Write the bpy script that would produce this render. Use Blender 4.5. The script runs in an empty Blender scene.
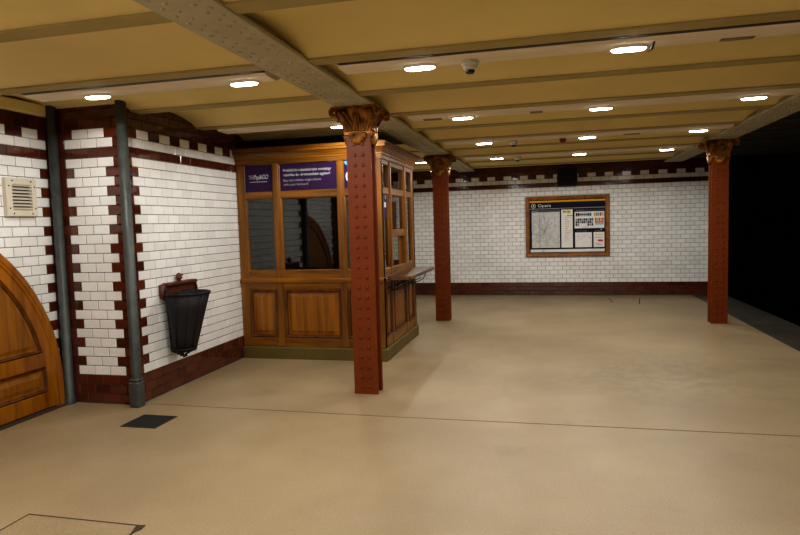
import bpy, bmesh, math, random
from mathutils import Vector, Matrix
random.seed(7)
S = bpy.context.scene
C = S.collection
PI = math.pi

# ------------------------------------------------------------------ sizes (metres)
XA, XB, YJ, YBACK = -4.477, -3.693, 4.797, 13.267     # niche wall, left wall, jog, back wall
YN = 1.36                                             # front end of the niche
YFRONT = -6.0
ZG = 2.685                                            # underside of girders and joists
ZS, TP, TW = 2.2776, 0.08727, 0.171                   # brown stripe, tile pitch, tile width
XP1, XP2 = 2.787, 3.418                               # end of pale floor, platform edge
XT = 7.6                                              # far wall of the track
JW = 0.138
JP = 1.067
JOISTS = [3.843 + JP*k for k in range(-9, 9)]

# ------------------------------------------------------------------ materials
def new_mat(name):
    m = bpy.data.materials.new(name); m.use_nodes = True
    nt = m.node_tree
    return m, nt, nt.nodes['Principled BSDF']

def srgb(r, g, b):
    f = lambda c: ((c/255+0.055)/1.055)**2.4 if c/255 > 0.04045 else c/255/12.92
    return (f(r), f(g), f(b), 1)

def mat(name, col, rough=0.5, metal=0.0, var=0.0, scale=8.0, bump=0.0, bscale=60.0, coat=0.0, spec=0.5, stretch=(1, 1, 1), col2=None, rvar=0.0):
    """principled material with procedural colour variation and bump"""
    m, nt, b = new_mat(name)
    b.inputs['Roughness'].default_value = rough
    b.inputs['Metallic'].default_value = metal
    b.inputs['Specular IOR Level'].default_value = spec
    b.inputs['Coat Weight'].default_value = coat
    b.inputs['Coat Roughness'].default_value = 0.06
    tc = nt.nodes.new('ShaderNodeTexCoord'); mp = nt.nodes.new('ShaderNodeMapping')
    mp.inputs['Scale'].default_value = stretch
    nt.links.new(tc.outputs['Object'], mp.inputs['Vector'])
    n = nt.nodes.new('ShaderNodeTexNoise'); n.inputs['Scale'].default_value = scale; n.inputs['Detail'].default_value = 6
    nt.links.new(mp.outputs['Vector'], n.inputs['Vector'])
    r = nt.nodes.new('ShaderNodeValToRGB')
    c2 = col2 if col2 else tuple(c*(1-var) for c in col[:3]) + (1,)
    r.color_ramp.elements[0].position = 0.32; r.color_ramp.elements[1].position = 0.66
    r.color_ramp.elements[0].color = c2; r.color_ramp.elements[1].color = col
    nt.links.new(n.outputs['Fac'], r.inputs['Fac'])
    nt.links.new(r.outputs['Color'], b.inputs['Base Color'])
    if bump:
        n2 = nt.nodes.new('ShaderNodeTexNoise'); n2.inputs['Scale'].default_value = bscale; n2.inputs['Detail'].default_value = 4
        nt.links.new(mp.outputs['Vector'], n2.inputs['Vector'])
        bp = nt.nodes.new('ShaderNodeBump'); bp.inputs['Strength'].default_value = bump; bp.inputs['Distance'].default_value = 0.01
        nt.links.new(n2.outputs['Fac'], bp.inputs['Height'])
        nt.links.new(bp.outputs['Normal'], b.inputs['Normal'])
    if rvar:
        mr = nt.nodes.new('ShaderNodeMapRange'); mr.inputs['To Min'].default_value = rough-rvar; mr.inputs['To Max'].default_value = rough+rvar
        nt.links.new(n.outputs['Fac'], mr.inputs['Value']); nt.links.new(mr.outputs['Result'], b.inputs['Roughness'])
    return m

def emis(name, col, s):
    m, nt, b = new_mat(name)
    b.inputs['Base Color'].default_value = col
    b.inputs['Emission Color'].default_value = col
    b.inputs['Emission Strength'].default_value = s
    return m

def tile_mat(name, c1, c2, rough, coat=0.0):
    """glazed tile: colour varies from tile to tile, glaze slightly wavy"""
    m, nt, b = new_mat(name)
    at = nt.nodes.new('ShaderNodeAttribute'); at.attribute_name = 'tint'
    r = nt.nodes.new('ShaderNodeValToRGB'); r.color_ramp.elements[0].color = c1; r.color_ramp.elements[1].color = c2
    nt.links.new(at.outputs['Fac'], r.inputs['Fac'])
    tc = nt.nodes.new('ShaderNodeTexCoord')
    n = nt.nodes.new('ShaderNodeTexNoise'); n.inputs['Scale'].default_value = 1.3; n.inputs['Detail'].default_value = 5
    nt.links.new(tc.outputs['Object'], n.inputs['Vector'])
    mx = nt.nodes.new('ShaderNodeMixRGB'); mx.blend_type = 'MULTIPLY'
    mr = nt.nodes.new('ShaderNodeMapRange'); mr.inputs['From Min'].default_value = .3; mr.inputs['From Max'].default_value = .6
    mr.inputs['To Min'].default_value = .35; mr.inputs['To Max'].default_value = 0
    nt.links.new(n.outputs['Fac'], mr.inputs['Value']); nt.links.new(mr.outputs['Result'], mx.inputs['Fac'])
    mx.inputs['Color2'].default_value = (.80, .78, .74, 1)
    nt.links.new(r.outputs['Color'], mx.inputs['Color1'])
    nt.links.new(mx.outputs['Color'], b.inputs['Base Color'])
    b.inputs['Roughness'].default_value = rough
    b.inputs['Coat Weight'].default_value = coat
    n2 = nt.nodes.new('ShaderNodeTexNoise'); n2.inputs['Scale'].default_value = 9
    nt.links.new(tc.outputs['Object'], n2.inputs['Vector'])
    bp = nt.nodes.new('ShaderNodeBump'); bp.inputs['Strength'].default_value = .12; bp.inputs['Distance'].default_value = .02
    nt.links.new(n2.outputs['Fac'], bp.inputs['Height']); nt.links.new(bp.outputs['Normal'], b.inputs['Normal'])
    return m

def floor_mat():
    m, nt, b = new_mat('screed floor')
    tc = nt.nodes.new('ShaderNodeTexCoord')
    def noise(s, d=5, rough=.55):
        n = nt.nodes.new('ShaderNodeTexNoise'); n.inputs['Scale'].default_value = s; n.inputs['Detail'].default_value = d
        n.inputs['Roughness'].default_value = rough
        nt.links.new(tc.outputs['Object'], n.inputs['Vector']); return n
    def ramp(n, a, b_, ca, cb):
        r = nt.nodes.new('ShaderNodeValToRGB'); r.color_ramp.elements[0].position = a; r.color_ramp.elements[1].position = b_
        r.color_ramp.elements[0].color = ca; r.color_ramp.elements[1].color = cb
        nt.links.new(n.outputs['Fac'], r.inputs['Fac']); return r
    big = ramp(noise(.7), .35, .68, (.325, .245, .140, 1), (.425, .330, .196, 1))
    spk = ramp(noise(110, 6, .8), .36, .62, (.62, .59, .54, 1), (1.02, 1.02, 1.02, 1))
    mx = nt.nodes.new('ShaderNodeMixRGB'); mx.blend_type = 'MULTIPLY'; mx.inputs['Fac'].default_value = 1
    nt.links.new(big.outputs['Color'], mx.inputs['Color1']); nt.links.new(spk.outputs['Color'], mx.inputs['Color2'])
    # worn grey patches
    pat = ramp(noise(1.6, 8, .72), .60, .72, (1, 1, 1, 1), (.74, .75, .76, 1))
    m2 = nt.nodes.new('ShaderNodeMixRGB'); m2.blend_type = 'MULTIPLY'; m2.inputs['Fac'].default_value = .8
    nt.links.new(mx.outputs['Color'], m2.inputs['Color1']); nt.links.new(pat.outputs['Color'], m2.inputs['Color2'])
    # one larger scuffed zone on the right of the platform
    def val(op, a, b_):
        k = nt.nodes.new('ShaderNodeMath'); k.operation = op
        for i, q in enumerate((a, b_)):
            if isinstance(q, (int, float)): k.inputs[i].default_value = q
            else: nt.links.new(q, k.inputs[i])
        return k.outputs[0]
    sx = nt.nodes.new('ShaderNodeSeparateXYZ'); nt.links.new(tc.outputs['Object'], sx.inputs[0])
    dx = val('DIVIDE', val('SUBTRACT', sx.outputs['X'], 1.1), 1.3); dy = val('DIVIDE', val('SUBTRACT', sx.outputs['Y'], 6.5), 1.2)
    rr = val('SQRT', val('ADD', val('MULTIPLY', dx, dx), val('MULTIPLY', dy, dy)), 0)
    wz = nt.nodes.new('ShaderNodeMapRange'); wz.inputs['From Min'].default_value = 1.1; wz.inputs['From Max'].default_value = .2
    nt.links.new(rr, wz.inputs['Value'])
    gr = ramp(noise(7, 8, .8), .46, .56, (0, 0, 0, 1), (1, 1, 1, 1))
    fz = val('MULTIPLY', wz.outputs[0], gr.outputs['Color'])
    m3 = nt.nodes.new('ShaderNodeMixRGB'); m3.blend_type = 'MULTIPLY'; m3.inputs['Color2'].default_value = (.78, .79, .80, 1)
    nt.links.new(fz, m3.inputs['Fac']); nt.links.new(m2.outputs['Color'], m3.inputs['Color1'])
    nt.links.new(m3.outputs['Color'], b.inputs['Base Color'])
    rm = nt.nodes.new('ShaderNodeMapRange'); rm.inputs['To Min'].default_value = .36; rm.inputs['To Max'].default_value = .56
    nt.links.new(noise(2.2).outputs['Fac'], rm.inputs['Value']); nt.links.new(rm.outputs['Result'], b.inputs['Roughness'])
    bp = nt.nodes.new('ShaderNodeBump'); bp.inputs['Strength'].default_value = .15; bp.inputs['Distance'].default_value = .004
    nt.links.new(noise(120).outputs['Fac'], bp.inputs['Height']); nt.links.new(bp.outputs['Normal'], b.inputs['Normal'])
    return m

def glass_mat():
    m, nt, b = new_mat('window glass')
    nt.nodes.remove(b)
    out = nt.nodes['Material Output']
    mix = nt.nodes.new('ShaderNodeMixShader'); gl = nt.nodes.new('ShaderNodeBsdfGlossy'); tr = nt.nodes.new('ShaderNodeBsdfTransparent')
    fr = nt.nodes.new('ShaderNodeFresnel'); fr.inputs['IOR'].default_value = 1.52
    mu = nt.nodes.new('ShaderNodeMath'); mu.operation = 'MULTIPLY'; mu.inputs[1].default_value = 1.7; mu.use_clamp = True
    nt.links.new(fr.outputs[0], mu.inputs[0])
    gl.inputs['Roughness'].default_value = 0.01; tr.inputs['Color'].default_value = (.72, .76, .73, 1)
    nz = nt.nodes.new('ShaderNodeTexNoise'); nz.inputs['Scale'].default_value = 2.0
    tc = nt.nodes.new('ShaderNodeTexCoord'); nt.links.new(tc.outputs['Object'], nz.inputs['Vector'])
    bp = nt.nodes.new('ShaderNodeBump'); bp.inputs['Strength'].default_value = .001; bp.inputs['Distance'].default_value = .01
    nt.links.new(nz.outputs['Fac'], bp.inputs['Height']); nt.links.new(bp.outputs['Normal'], gl.inputs['Normal'])
    nt.links.new(mu.outputs[0], mix.inputs[0]); nt.links.new(tr.outputs[0], mix.inputs[1]); nt.links.new(gl.outputs[0], mix.inputs[2])
    nt.links.new(mix.outputs[0], out.inputs['Surface'])
    return m

WOODL, WOODD = srgb(136, 87, 15), srgb(88, 53, 8)
def wood(name, stretch, a=WOODL, b=WOODD, rough=.4):
    return mat(name, a, rough, stretch=stretch, scale=3.0, col2=b, bump=.08, bscale=12, coat=.06, spec=.35)
M = dict(
    white=tile_mat('white glazed tile', (.78, .78, .77, 1), (.89, .89, .88, 1), .12, .1),
    brown=tile_mat('dark brown glazed tile', (.055, .011, .005, 1), (.115, .024, .009, 1), .10, .4),
    grout=mat('grey grout', (.06, .052, .045, 1), .9, var=.3),
    floor=floor_mat(),
    strip=mat('dark platform edge', srgb(70, 66, 57), .55, var=.35, scale=5, bump=.1),
    joint=mat('floor joint', srgb(105, 80, 52), .9, var=.3),
    jointd=mat('dark floor joint', srgb(66, 50, 34), .9, var=.3),
    cream=mat('cream ceiling paint', srgb(233, 211, 145), .8, spec=.2, var=.10, scale=1.2, bump=.05, bscale=25),
    joist=mat('drab joist paint', srgb(178, 162, 112), .8, spec=.15, var=.14, scale=3),
    girder=mat('stone grey girder paint', srgb(192, 184, 156), .7, spec=.2, var=.16, scale=4),
    trackshade=mat('shaded track ceiling', srgb(58, 56, 48), .8, var=.3),  # cream ceiling paint darkened in colour to show the unlit track bay
    black=mat('unlit tunnel black', (.004, .004, .004, 1), .9, var=.3, spec=.1),  # near-black colour keeps the track side dark where lamp light would reach
    duct=mat('pale duct paint', srgb(238, 224, 200), .75, spec=.2, var=.12, scale=3, stretch=(.4, 3, 3)),
    ductgrey=mat('grey duct cover', srgb(132, 116, 88), .6, var=.15),
    oxide=mat('red oxide column paint', srgb(112, 51, 15), .42, spec=.2, var=.16, scale=5, bump=.06, bscale=30),
    bronze=mat('bronzed capital', srgb(186, 124, 36), .38, metal=.35, scale=14, col2=srgb(52, 32, 12), bump=.3, bscale=40),
    woodv=wood('oak vertical', (6, 6, .5)), woodx=wood('oak along x', (.5, 6, 6)), woody=wood('oak along y', (6, .5, 6)),
    panel=wood('oak panel', (7, 7, .35), srgb(150, 96, 19), srgb(110, 65, 11)),
    moulding=wood('dark oak moulding', (6, 6, 2), srgb(104, 58, 14), srgb(58, 32, 8)),
    shelf=wood('worn shelf wood', (6, .5, 6), srgb(98, 64, 32), srgb(62, 40, 20)),
    door=wood('varnished door wood', (5, 5, .45), srgb(158, 98, 14), srgb(106, 58, 6), .28),
    frame=wood('poster frame oak', (3, 3, 3), srgb(150, 92, 22), srgb(104, 60, 10)),
    plinth=mat('olive plinth paint', srgb(96, 80, 28), .55, var=.2, scale=4),
    inside=mat('booth interior shade', srgb(20, 17, 13), .8, var=.3),  # near-black colour stands in for the darkness inside the booth
    glass=glass_mat(),
    purple=mat('purple vinyl', srgb(50, 28, 66), .5, spec=.15, var=.08),
    ink=mat('white lettering', (.66, .66, .68, 1), .5),
    inkdim=mat('pale lettering', (.36, .34, .40, 1), .5),
    iron=mat('cast iron grey paint', srgb(76, 82, 80), .42, metal=.2, var=.35, scale=14, bump=.25, bscale=40),
    blackiron=mat('black iron', srgb(26, 25, 26), .5, metal=.3, var=.3, scale=20),
    basket=mat('black perforated sheet', srgb(40, 39, 42), .5, metal=.4, var=.35, scale=50, bump=.6, bscale=140),
    rust=mat('red brown bracket', srgb(88, 38, 22), .45, var=.35, scale=12, bump=.1),
    vent=mat('beige plastic', srgb(210, 202, 184), .45, var=.06),
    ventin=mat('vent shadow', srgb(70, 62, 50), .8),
    lampbody=mat('white lamp body', (.75, .74, .70, 1), .4),
    lens=emis('lit lamp lens', (1, .98, .95, 1), 18.0),
    plastic=mat('off white plastic', (.66, .64, .58, 1), .4, var=.08),
    dark=mat('dark grey plastic', srgb(34, 34, 36), .5, var=.2),
    redp=mat('red plastic', srgb(130, 22, 14), .4),
    brush=mat('black matting', srgb(22, 23, 24), .85, var=.3, scale=90, bump=.5, bscale=220),
    paper=mat('poster paper', (.80, .79, .77, 1), .5, spec=.08, var=.05),
    mappaper=mat('map print', (.66, .66, .64, 1), .5, spec=.08, scale=14, col2=(.50, .51, .49, 1)),
    navy=mat('navy print', (.010, .010, .022, 1), .5, spec=.08),
    yellow=mat('yellow print', srgb(214, 164, 14), .5, spec=.08), yellowp=mat('bright yellow print', srgb(210, 200, 20), .5, spec=.08),
    greyp=mat('grey print', (.30, .30, .31, 1), .5, spec=.08), tealp=mat('teal print', srgb(46, 128, 140), .5, spec=.08), redprint=mat('red print', srgb(190, 60, 50), .5, spec=.08),
    blueprint=mat('blue print', srgb(90, 160, 200), .5, spec=.08), greenp=mat('green print', srgb(90, 150, 70), .5, spec=.08), pinkp=mat('dull pink print', srgb(150, 110, 120), .5, spec=.08),
    marp=mat('maroon print', srgb(84, 30, 44), .5, spec=.08), sky=mat('light blue vinyl', srgb(84, 168, 206), .4), darkp=mat('charcoal print', (.05, .05, .055, 1), .5, spec=.08),
)

# ------------------------------------------------------------------ mesh builder
class F:                                        # a plane: origin, two axes and the outward normal
    def __init__(s, o, u, v, n): s.o, s.u, s.v, s.n = Vector(o), Vector(u), Vector(v), Vector(n)
    def __call__(s, a, b, c=0): return s.o + s.u*a + s.v*b + s.n*c

class MB:
    def __init__(s, *mats): s.b = bmesh.new(); s.m = list(mats); s.tint = None
    def face(s, vs, mi=0, smooth=False):
        try: f = s.b.faces.new(vs)
        except ValueError: return None
        f.material_index = mi; f.smooth = smooth; return f
    def verts(s, ps): return [s.b.verts.new(p) for p in ps]
    def poly(s, ps, mi=0): return s.face(s.verts(ps), mi)
    def box(s, x0, x1, y0, y1, z0, z1, bev=0.0, mi=0):
        s.fbox(F((0, 0, 0), (1, 0, 0), (0, 0, 1), (0, -1, 0)), x0, x1, z0, z1, -y1, -y0, bev, mi)
    def fbox(s, fr, u0, u1, v0, v1, n0, n1, bev=0.0, mi=0):
        vs = s.verts([fr(u, v, n) for n in (n0, n1) for v in (v0, v1) for u in (u0, u1)])
        fs = [s.face([vs[i] for i in q], mi) for q in ((0, 2, 3, 1), (4, 5, 7, 6), (0, 1, 5, 4), (2, 6, 7, 3), (0, 4, 6, 2), (1, 3, 7, 5))]
        if bev > 0:
            es = list({e for f in fs for e in f.edges})
            r = bmesh.ops.bevel(s.b, geom=es, offset=bev, segments=1, affect='EDGES', profile=.5)
            for f in r['faces']: f.material_index = mi
    def loft(s, rings, mi=0, closed=True, cap0=False, cap1=False, smooth=False, mis=None):
        R = [s.verts(r) for r in rings]; n = len(R[0])
        for j in range(len(R)-1):
            for i in range(n if closed else n-1):
                k = (i+1) % n
                s.face([R[j][i], R[j][k], R[j+1][k], R[j+1][i]], mis[j] if mis else mi, smooth)
        if cap0: s.face(R[0][::-1], mi)
        if cap1: s.face(R[-1], mis[-1] if mis else mi)
    def rects(s, fr, u0, u1, v0, v1, prof, mi=0, mis=None, cap1=True):   # nested rectangles: (inset, height)
        s.loft([[fr(u0+i, v0+i, h), fr(u1-i, v0+i, h), fr(u1-i, v1-i, h), fr(u0+i, v1-i, h)] for i, h in prof], mi, cap1=cap1, mis=mis)
    def tube(s, pts, r, seg=8, mi=0, caps=True):
        pts = [Vector(p) for p in pts]; rs = r if isinstance(r, (list, tuple)) else [r]*len(pts)
        rings = []; up = None
        for i, p in enumerate(pts):
            t = (pts[min(i+1, len(pts)-1)] - pts[max(i-1, 0)]).normalized()
            if up is None: up = Vector((0, 0, 1)) if abs(t.z) < .9 else Vector((1, 0, 0))
            a = t.cross(up).normalized(); b = a.cross(t).normalized(); up = b
            rings.append([p + a*math.cos(2*PI*k/seg)*rs[i] + b*math.sin(2*PI*k/seg)*rs[i] for k in range(seg)])
        s.loft(rings, mi, True, caps, caps, True)
    def lathe(s, c, prof, seg=24, mi=0, a0=0, a1=2*PI, cap0=False, cap1=False):
        full = abs(a1-a0-2*PI) < 1e-6; n = seg if full else seg+1
        s.loft([[Vector(c)+Vector((r*math.cos(a0+(a1-a0)*k/seg), r*math.sin(a0+(a1-a0)*k/seg), z)) for k in range(n)] for r, z in prof], mi, full, cap0, cap1, True)
    def dome(s, fr, u, v, n, r, h, seg=8, mi=0):
        rings = [[fr(u+r*math.cos(q)*math.cos(2*PI*k/seg), v+r*math.cos(q)*math.sin(2*PI*k/seg), n+h*math.sin(q)) for k in range(seg)] for q in (0, .5, 1.0)]
        s.loft(rings, mi, cap1=True, smooth=True)
    def build(s, name, parent=None, recalc=True):
        if recalc: bmesh.ops.recalc_face_normals(s.b, faces=s.b.faces)
        me = bpy.data.meshes.new(name)
        if parent is not None:
            off = Vector((0, 0, 0)); q = parent
            while q is not None: off += Vector(q.location); q = q.parent
            bmesh.ops.translate(s.b, verts=s.b.verts, vec=-off)
        s.b.to_mesh(me); s.b.free()
        for m in s.m: me.materials.append(m)
        o = bpy.data.objects.new(name, me); C.objects.link(o)
        if parent is not None: o.parent = parent
        return o

def thing(name, label, cat, loc=(0, 0, 0), group=None):
    o = bpy.data.objects.new(name, None); C.objects.link(o); o.location = loc; o.empty_display_size = .1
    return tag(o, label, cat, group)
def tag(o, label, cat, group=None):
    o['label'] = label; o['category'] = cat
    if group: o['group'] = group
    return o
def struct(o): o['kind'] = 'structure'; return o
def copy_tree(o, parent=None):
    c = o.copy(); C.objects.link(c)
    if parent is not None: c.parent = parent
    for ch in list(o.children): copy_tree(ch, c)
    return c

FONT = None
def text_mesh(mb, txt, fr, u0, u1, v0, v1, mi=0, n=0.0, shear=0.0, bold=0.0, extr=0.0006):
    """lettering laid into the rectangle u0..u1 x v0..v1 of plane fr, added to mb"""
    cu = bpy.data.curves.new('lettering', 'FONT'); cu.body = txt; cu.size = 1; cu.extrude = 0; cu.offset = bold; cu.resolution_u = 3
    cu.shear = shear
    o = bpy.data.objects.new('lettering', cu); C.objects.link(o)
    bpy.context.view_layer.update()
    dg = bpy.context.evaluated_depsgraph_get()
    me = bpy.data.meshes.new_from_object(o.evaluated_get(dg))
    xs = [v.co.x for v in me.vertices]; ys = [v.co.y for v in me.vertices]
    a, b, c, d = min(xs), max(xs), min(ys), max(ys)
    vs = [mb.b.verts.new(fr(u0+(v.co.x-a)/(b-a)*(u1-u0), v0+(v.co.y-c)/(d-c)*(v1-v0), n)) for v in me.vertices]
    for p in me.polygons: mb.face([vs[i] for i in p.vertices], mi)
    bpy.data.objects.remove(o); bpy.data.meshes.remove(me); bpy.data.curves.remove(cu)

# planes
FA = F((XA, 0, 0), (0, 1, 0), (0, 0, 1), (1, 0, 0))
FB = F((XB, 0, 0), (0, 1, 0), (0, 0, 1), (1, 0, 0))
FJ = F((0, YJ, 0), (1, 0, 0), (0, 0, 1), (0, -1, 0))
FN = F((0, YN, 0), (-1, 0, 0), (0, 0, 1), (0, 1, 0))
FK = F((0, YBACK, 0), (1, 0, 0), (0, 0, 1), (0, -1, 0))
FFR = F((0, YFRONT, 0), (-1, 0, 0), (0, 0, 1), (0, 1, 0))
FLOOR = F((0, 0, 0), (1, 0, 0), (0, 1, 0), (0, 0, 1))

# ------------------------------------------------------------------ tiled walls
def tile_wall(name, fr, u0, u1, start, pattern, thick=.12, ztop=2.95, skip=None):
    mb = MB(M['grout'], M['white'], M['brown'])
    lay = mb.b.faces.layers.float.new('tint')
    mb.fbox(fr, u0, u1, -.02, ztop, -thick, 0)
    e, h = .004, .005
    for r in range(-27, 8):
        z0, z1 = ZS + r*TP + .0024, ZS + (r+1)*TP - .0024
        z0 = max(z0, .001)
        if z1 - z0 < .01 or z0 > ztop-.03: continue
        off = start + (TW/2 if r % 2 else 0)
        k0 = math.floor((u0-off)/TW) - 1
        k = k0
        while off + k*TW < u1:
            a, b = max(off+k*TW+.0024, u0), min(off+(k+1)*TW-.0024, u1)
            if b-a > .02:
                uc = (a+b)/2
                if not (skip and skip(uc, (z0+z1)/2)):
                    mi = 1 if pattern(r, uc, k) else 2
                    t = min(1, max(0, random.gauss(.5, .28)))
                    lo = mb.verts([fr(a, z0, 0), fr(b, z0, 0), fr(b, z1, 0), fr(a, z1, 0)])
                    hi = mb.verts([fr(a+e, z0+e, h), fr(b-e, z0+e, h), fr(b-e, z1-e, h), fr(a+e, z1-e, h)])
                    fs = [mb.face([lo[i], lo[(i+1) % 4], hi[(i+1) % 4], hi[i]], mi) for i in range(4)] + [mb.face(hi, mi)]
                    for f in fs: f[lay] = t
            k += 1
    return struct(mb.build(name))

DC, DZ, DR = 3.08, .2, 1.64              # arched door: centre, spring height, outer radius
def in_door(u, z, r=DR-.07):
    return abs(u-DC) < r if z < DZ else math.hypot(u-DC, z-DZ) < r

EA, EA2 = YJ+.035, YN-.035
def pat_a(r, u, k):
    if r == 0 or r >= 3 or r <= -24: return False
    d = min(EA-u, u-EA2)
    if r == 2: return int(math.floor((EA-u)/TW)) % 2 == 1
    q = TW/2 if r % 2 else TW
    return d > q
tile_wall('wall_left_niche', FA, YN, YJ, EA, pat_a, skip=lambda u, z: in_door(u, z))

SJ = -4.402
def pat_j(r, u, k):
    if r == 0 or r >= 3 or r <= -24: return False
    q = TW/2 if r % 2 else TW
    return SJ+q < u < SJ+4*TW-q
tile_wall('wall_left_jog', FJ, XA, XB+.0, SJ, pat_j, thick=.1)
tile_wall('wall_left_return', FN, -XB, -XA, -SJ-4*TW, lambda r, u, k: pat_j(r, -u, k), thick=.1)

SB = YJ+.015
def pat_b(r, u, k, s=SB, sg=1):
    if r == 0 or r >= 3 or r <= -24: return False
    d = (u-s)*sg
    if r == 2: return int(math.floor(d/TW)) % 2 == 1
    if r == 1: return True
    return d > (TW/2 if r % 2 else TW)
tile_wall('wall_left', FB, YJ, YBACK, SB, pat_b, thick=.15)
tile_wall('wall_left_near', FB, YFRONT, YN, YN-.015, lambda r, u, k: pat_b(r, u, k, YN-.015, -1), thick=.15)

KS = -.248
def pat_k(r, u, k):
    if r == 0 or r >= 3 or r <= -24: return False
    if r == 2: return int(math.floor((u-KS)/TW)) % 2 == 0
    return True
tile_wall('wall_back', FK, XB, XP2, KS, pat_k, thick=.2)
tile_wall('wall_front', FFR, -XP2, -XB, 0.1, lambda r, u, k: pat_k(r, u, k) if r != 2 else k % 2 == 0, thick=.2)

# ------------------------------------------------------------------ floor, track, ceiling
mb = MB(M['floor'])
mb.box(XA-.1, XP1, YFRONT-.2, YBACK+.2, -.25, 0)
struct(mb.build('floor'))
mb = MB(M['strip'], M['black'])
mb.box(XP1, XP2, YFRONT-.2, YBACK+.2, -.25, -.001, 0)
mb.box(XP1+.2, XP2-.03, YFRONT-.2, YBACK+.2, -1.2, -.25, 0, 1)
struct(mb.build('floor_platform_edge'))
mb = MB(M['black']); mb.box(XP2-.03, XT, YFRONT-.2, 22, -1.3, -1.1); struct(mb.build('floor_track_bed'))
mb = MB(M['black']); mb.box(XT, XT+.2, YFRONT-.2, 22, -1.3, 3.2); struct(mb.build('wall_right'))
mb = MB(M['black'])
mb.box(XP2-.2, XT, 22, 22.2, -1.3, 3.2); mb.box(XP2-.2, XP2, YBACK+.2, 22, -1.3, 3.2); mb.box(XP2-.2, XT, YBACK+.2, 22, 2.95, 3.2)
struct(mb.build('wall_tunnel_end'))
mb = MB(M['black']); mb.box(XP2, XT, YFRONT-.4, YFRONT-.2, -1.3, 3.2); struct(mb.build('wall_tunnel_front'))

def joint(name, pts, w, m='joint'):
    mb = MB(M[m])
    for (a, b) in zip(pts[:-1], pts[1:]):
        a, b = Vector((*a, 0)), Vector((*b, 0)); d = (b-a).normalized(); p = Vector((-d.y, d.x, 0))*w/2
        lo = [a-p, b-p, b+p, a+p]
        mb.loft([[q+Vector((0, 0, -.004)) for q in lo], [q+Vector((0, 0, .0012)) for q in lo]], cap1=True)
    return struct(mb.build(name))
joint('trim_1', [(-3.6, 4.85), (-1.2, 4.815), (XP1, 4.83)], .011)
joint('trim_2', [(1.145, 12.75), (1.15, 12.1)], .02, 'jointd')
joint('trim_3', [(1.72, 12.7), (1.6, 11.9)], .02, 'jointd')

vault_rise = .09
def ceiling_mesh(name, x0, x1, m, xdiv=1):
    mb = MB(M[m]); ys = []
    for a, b in zip(JOISTS[:-1], JOISTS[1:]):
        s, e = a+JW-.01, b+.01
        ys += [(s + (e-s)*t/14, ZG+.010+vault_rise*math.sin(PI*t/14)**.8) for t in range(15)]
    ys = [(YFRONT-.2, ZG+.012)] + ys + [(JOISTS[-1]+JW, ZG+.012), (YBACK+.2, ZG+.06)]
    mb.loft([[Vector((x, y, z)) for x in (x0, x1)] for y, z in ys], closed=False, smooth=True)
    o = mb.build(name, recalc=False)
    return struct(o)
ceiling_mesh('ceiling', XA-.12, 2.44, 'cream')
ceiling_mesh('ceiling_track', 2.42, XT, 'trackshade')
mb = MB(M['trackshade']); mb.box(XA-.3, XT+.2, YFRONT-.4, YBACK+.3, 3.0, 3.1); struct(mb.build('ceiling_slab'))

n = 4
for j in JOISTS:                                   # flat joist soffits between the shallow vaults
    mb = MB(M['joist'])
    mb.box(XA-.1, 2.44, j, j+JW, ZG, ZG+.012)
    mb.box(XA-.1, 2.44, j+.045, j+JW-.045, ZG+.012, ZG+.25)
    struct(mb.build('trim_%d' % n)); n += 1
    mb = MB(M['trackshade']); mb.box(2.55, XT, j, j+JW, ZG, ZG+.06)
    struct(mb.build('trim_%d' % n)); n += 1

def girder(xc, w=.35, rows=(-.115, -.06, .06, .115)):
    global n
    mb = MB(M['girder'])
    y0, y1 = YFRONT, YBACK-.005
    mb.box(xc-w/2, xc+w/2, y0, y1, ZG-.012, ZG+.012, .003)
    mb.box(xc-w/2+.02, xc+w/2-.02, y0, y1, ZG+.012, ZG+.034, .003)
    mb.box(xc-w/2+.075, xc-w/2+.09, y0, y1, ZG+.03, ZG+.28)
    mb.box(xc+w/2-.09, xc+w/2-.075, y0, y1, ZG+.03, ZG+.28)
    fr = F((xc, 0, ZG-.012), (1, 0, 0), (0, 1, 0), (0, 0, -1))
    for i, rx in enumerate(rows):
        y = -1.0 + (.055 if i % 2 else 0)
        while y < y1-.05:
            if not any(abs(y-q) < .3 for q in (5.52, 9.84) if True): mb.dome(fr, rx, y, 0, .017, .011, 6)
            y += .112
    struct(mb.build('trim_%d' % n)); n += 1
girder(-1.70); girder(2.42)
mb = MB(M['cream'])                                # plaster cornice along the niche wall
mb.box(XA, XA+.06, YN, YJ, 2.66, 2.76, .01)
struct(mb.build('trim_%d' % n)); n += 1

# ------------------------------------------------------------------ arched door
def arch(r, z0=0.0, seg=40):
    pts = [(DC-r, z0)] + [(DC-r*math.cos(PI*i/seg), DZ+r*math.sin(PI*i/seg)) for i in range(seg+1)] + [(DC+r, z0)]
    return pts
mb = MB(M['door'])
prof = [(DR, 0), (DR, .05), (DR-.015, .06), (DR-.05, .06), (DR-.058, .05), (DR-.075, .05), (DR-.085, .035), (DR-.085, -.03)]
mb.loft([[FA(u, z, h) for u, z in arch(r, .012)] for r, h in prof], closed=False)
door = struct(mb.build('door_1'))
mb = MB(M['jointd']); mb.box(XA, XA+.09, DC-DR, DC+DR, 0, .012, .003); mb.build('threshold', door)

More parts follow.
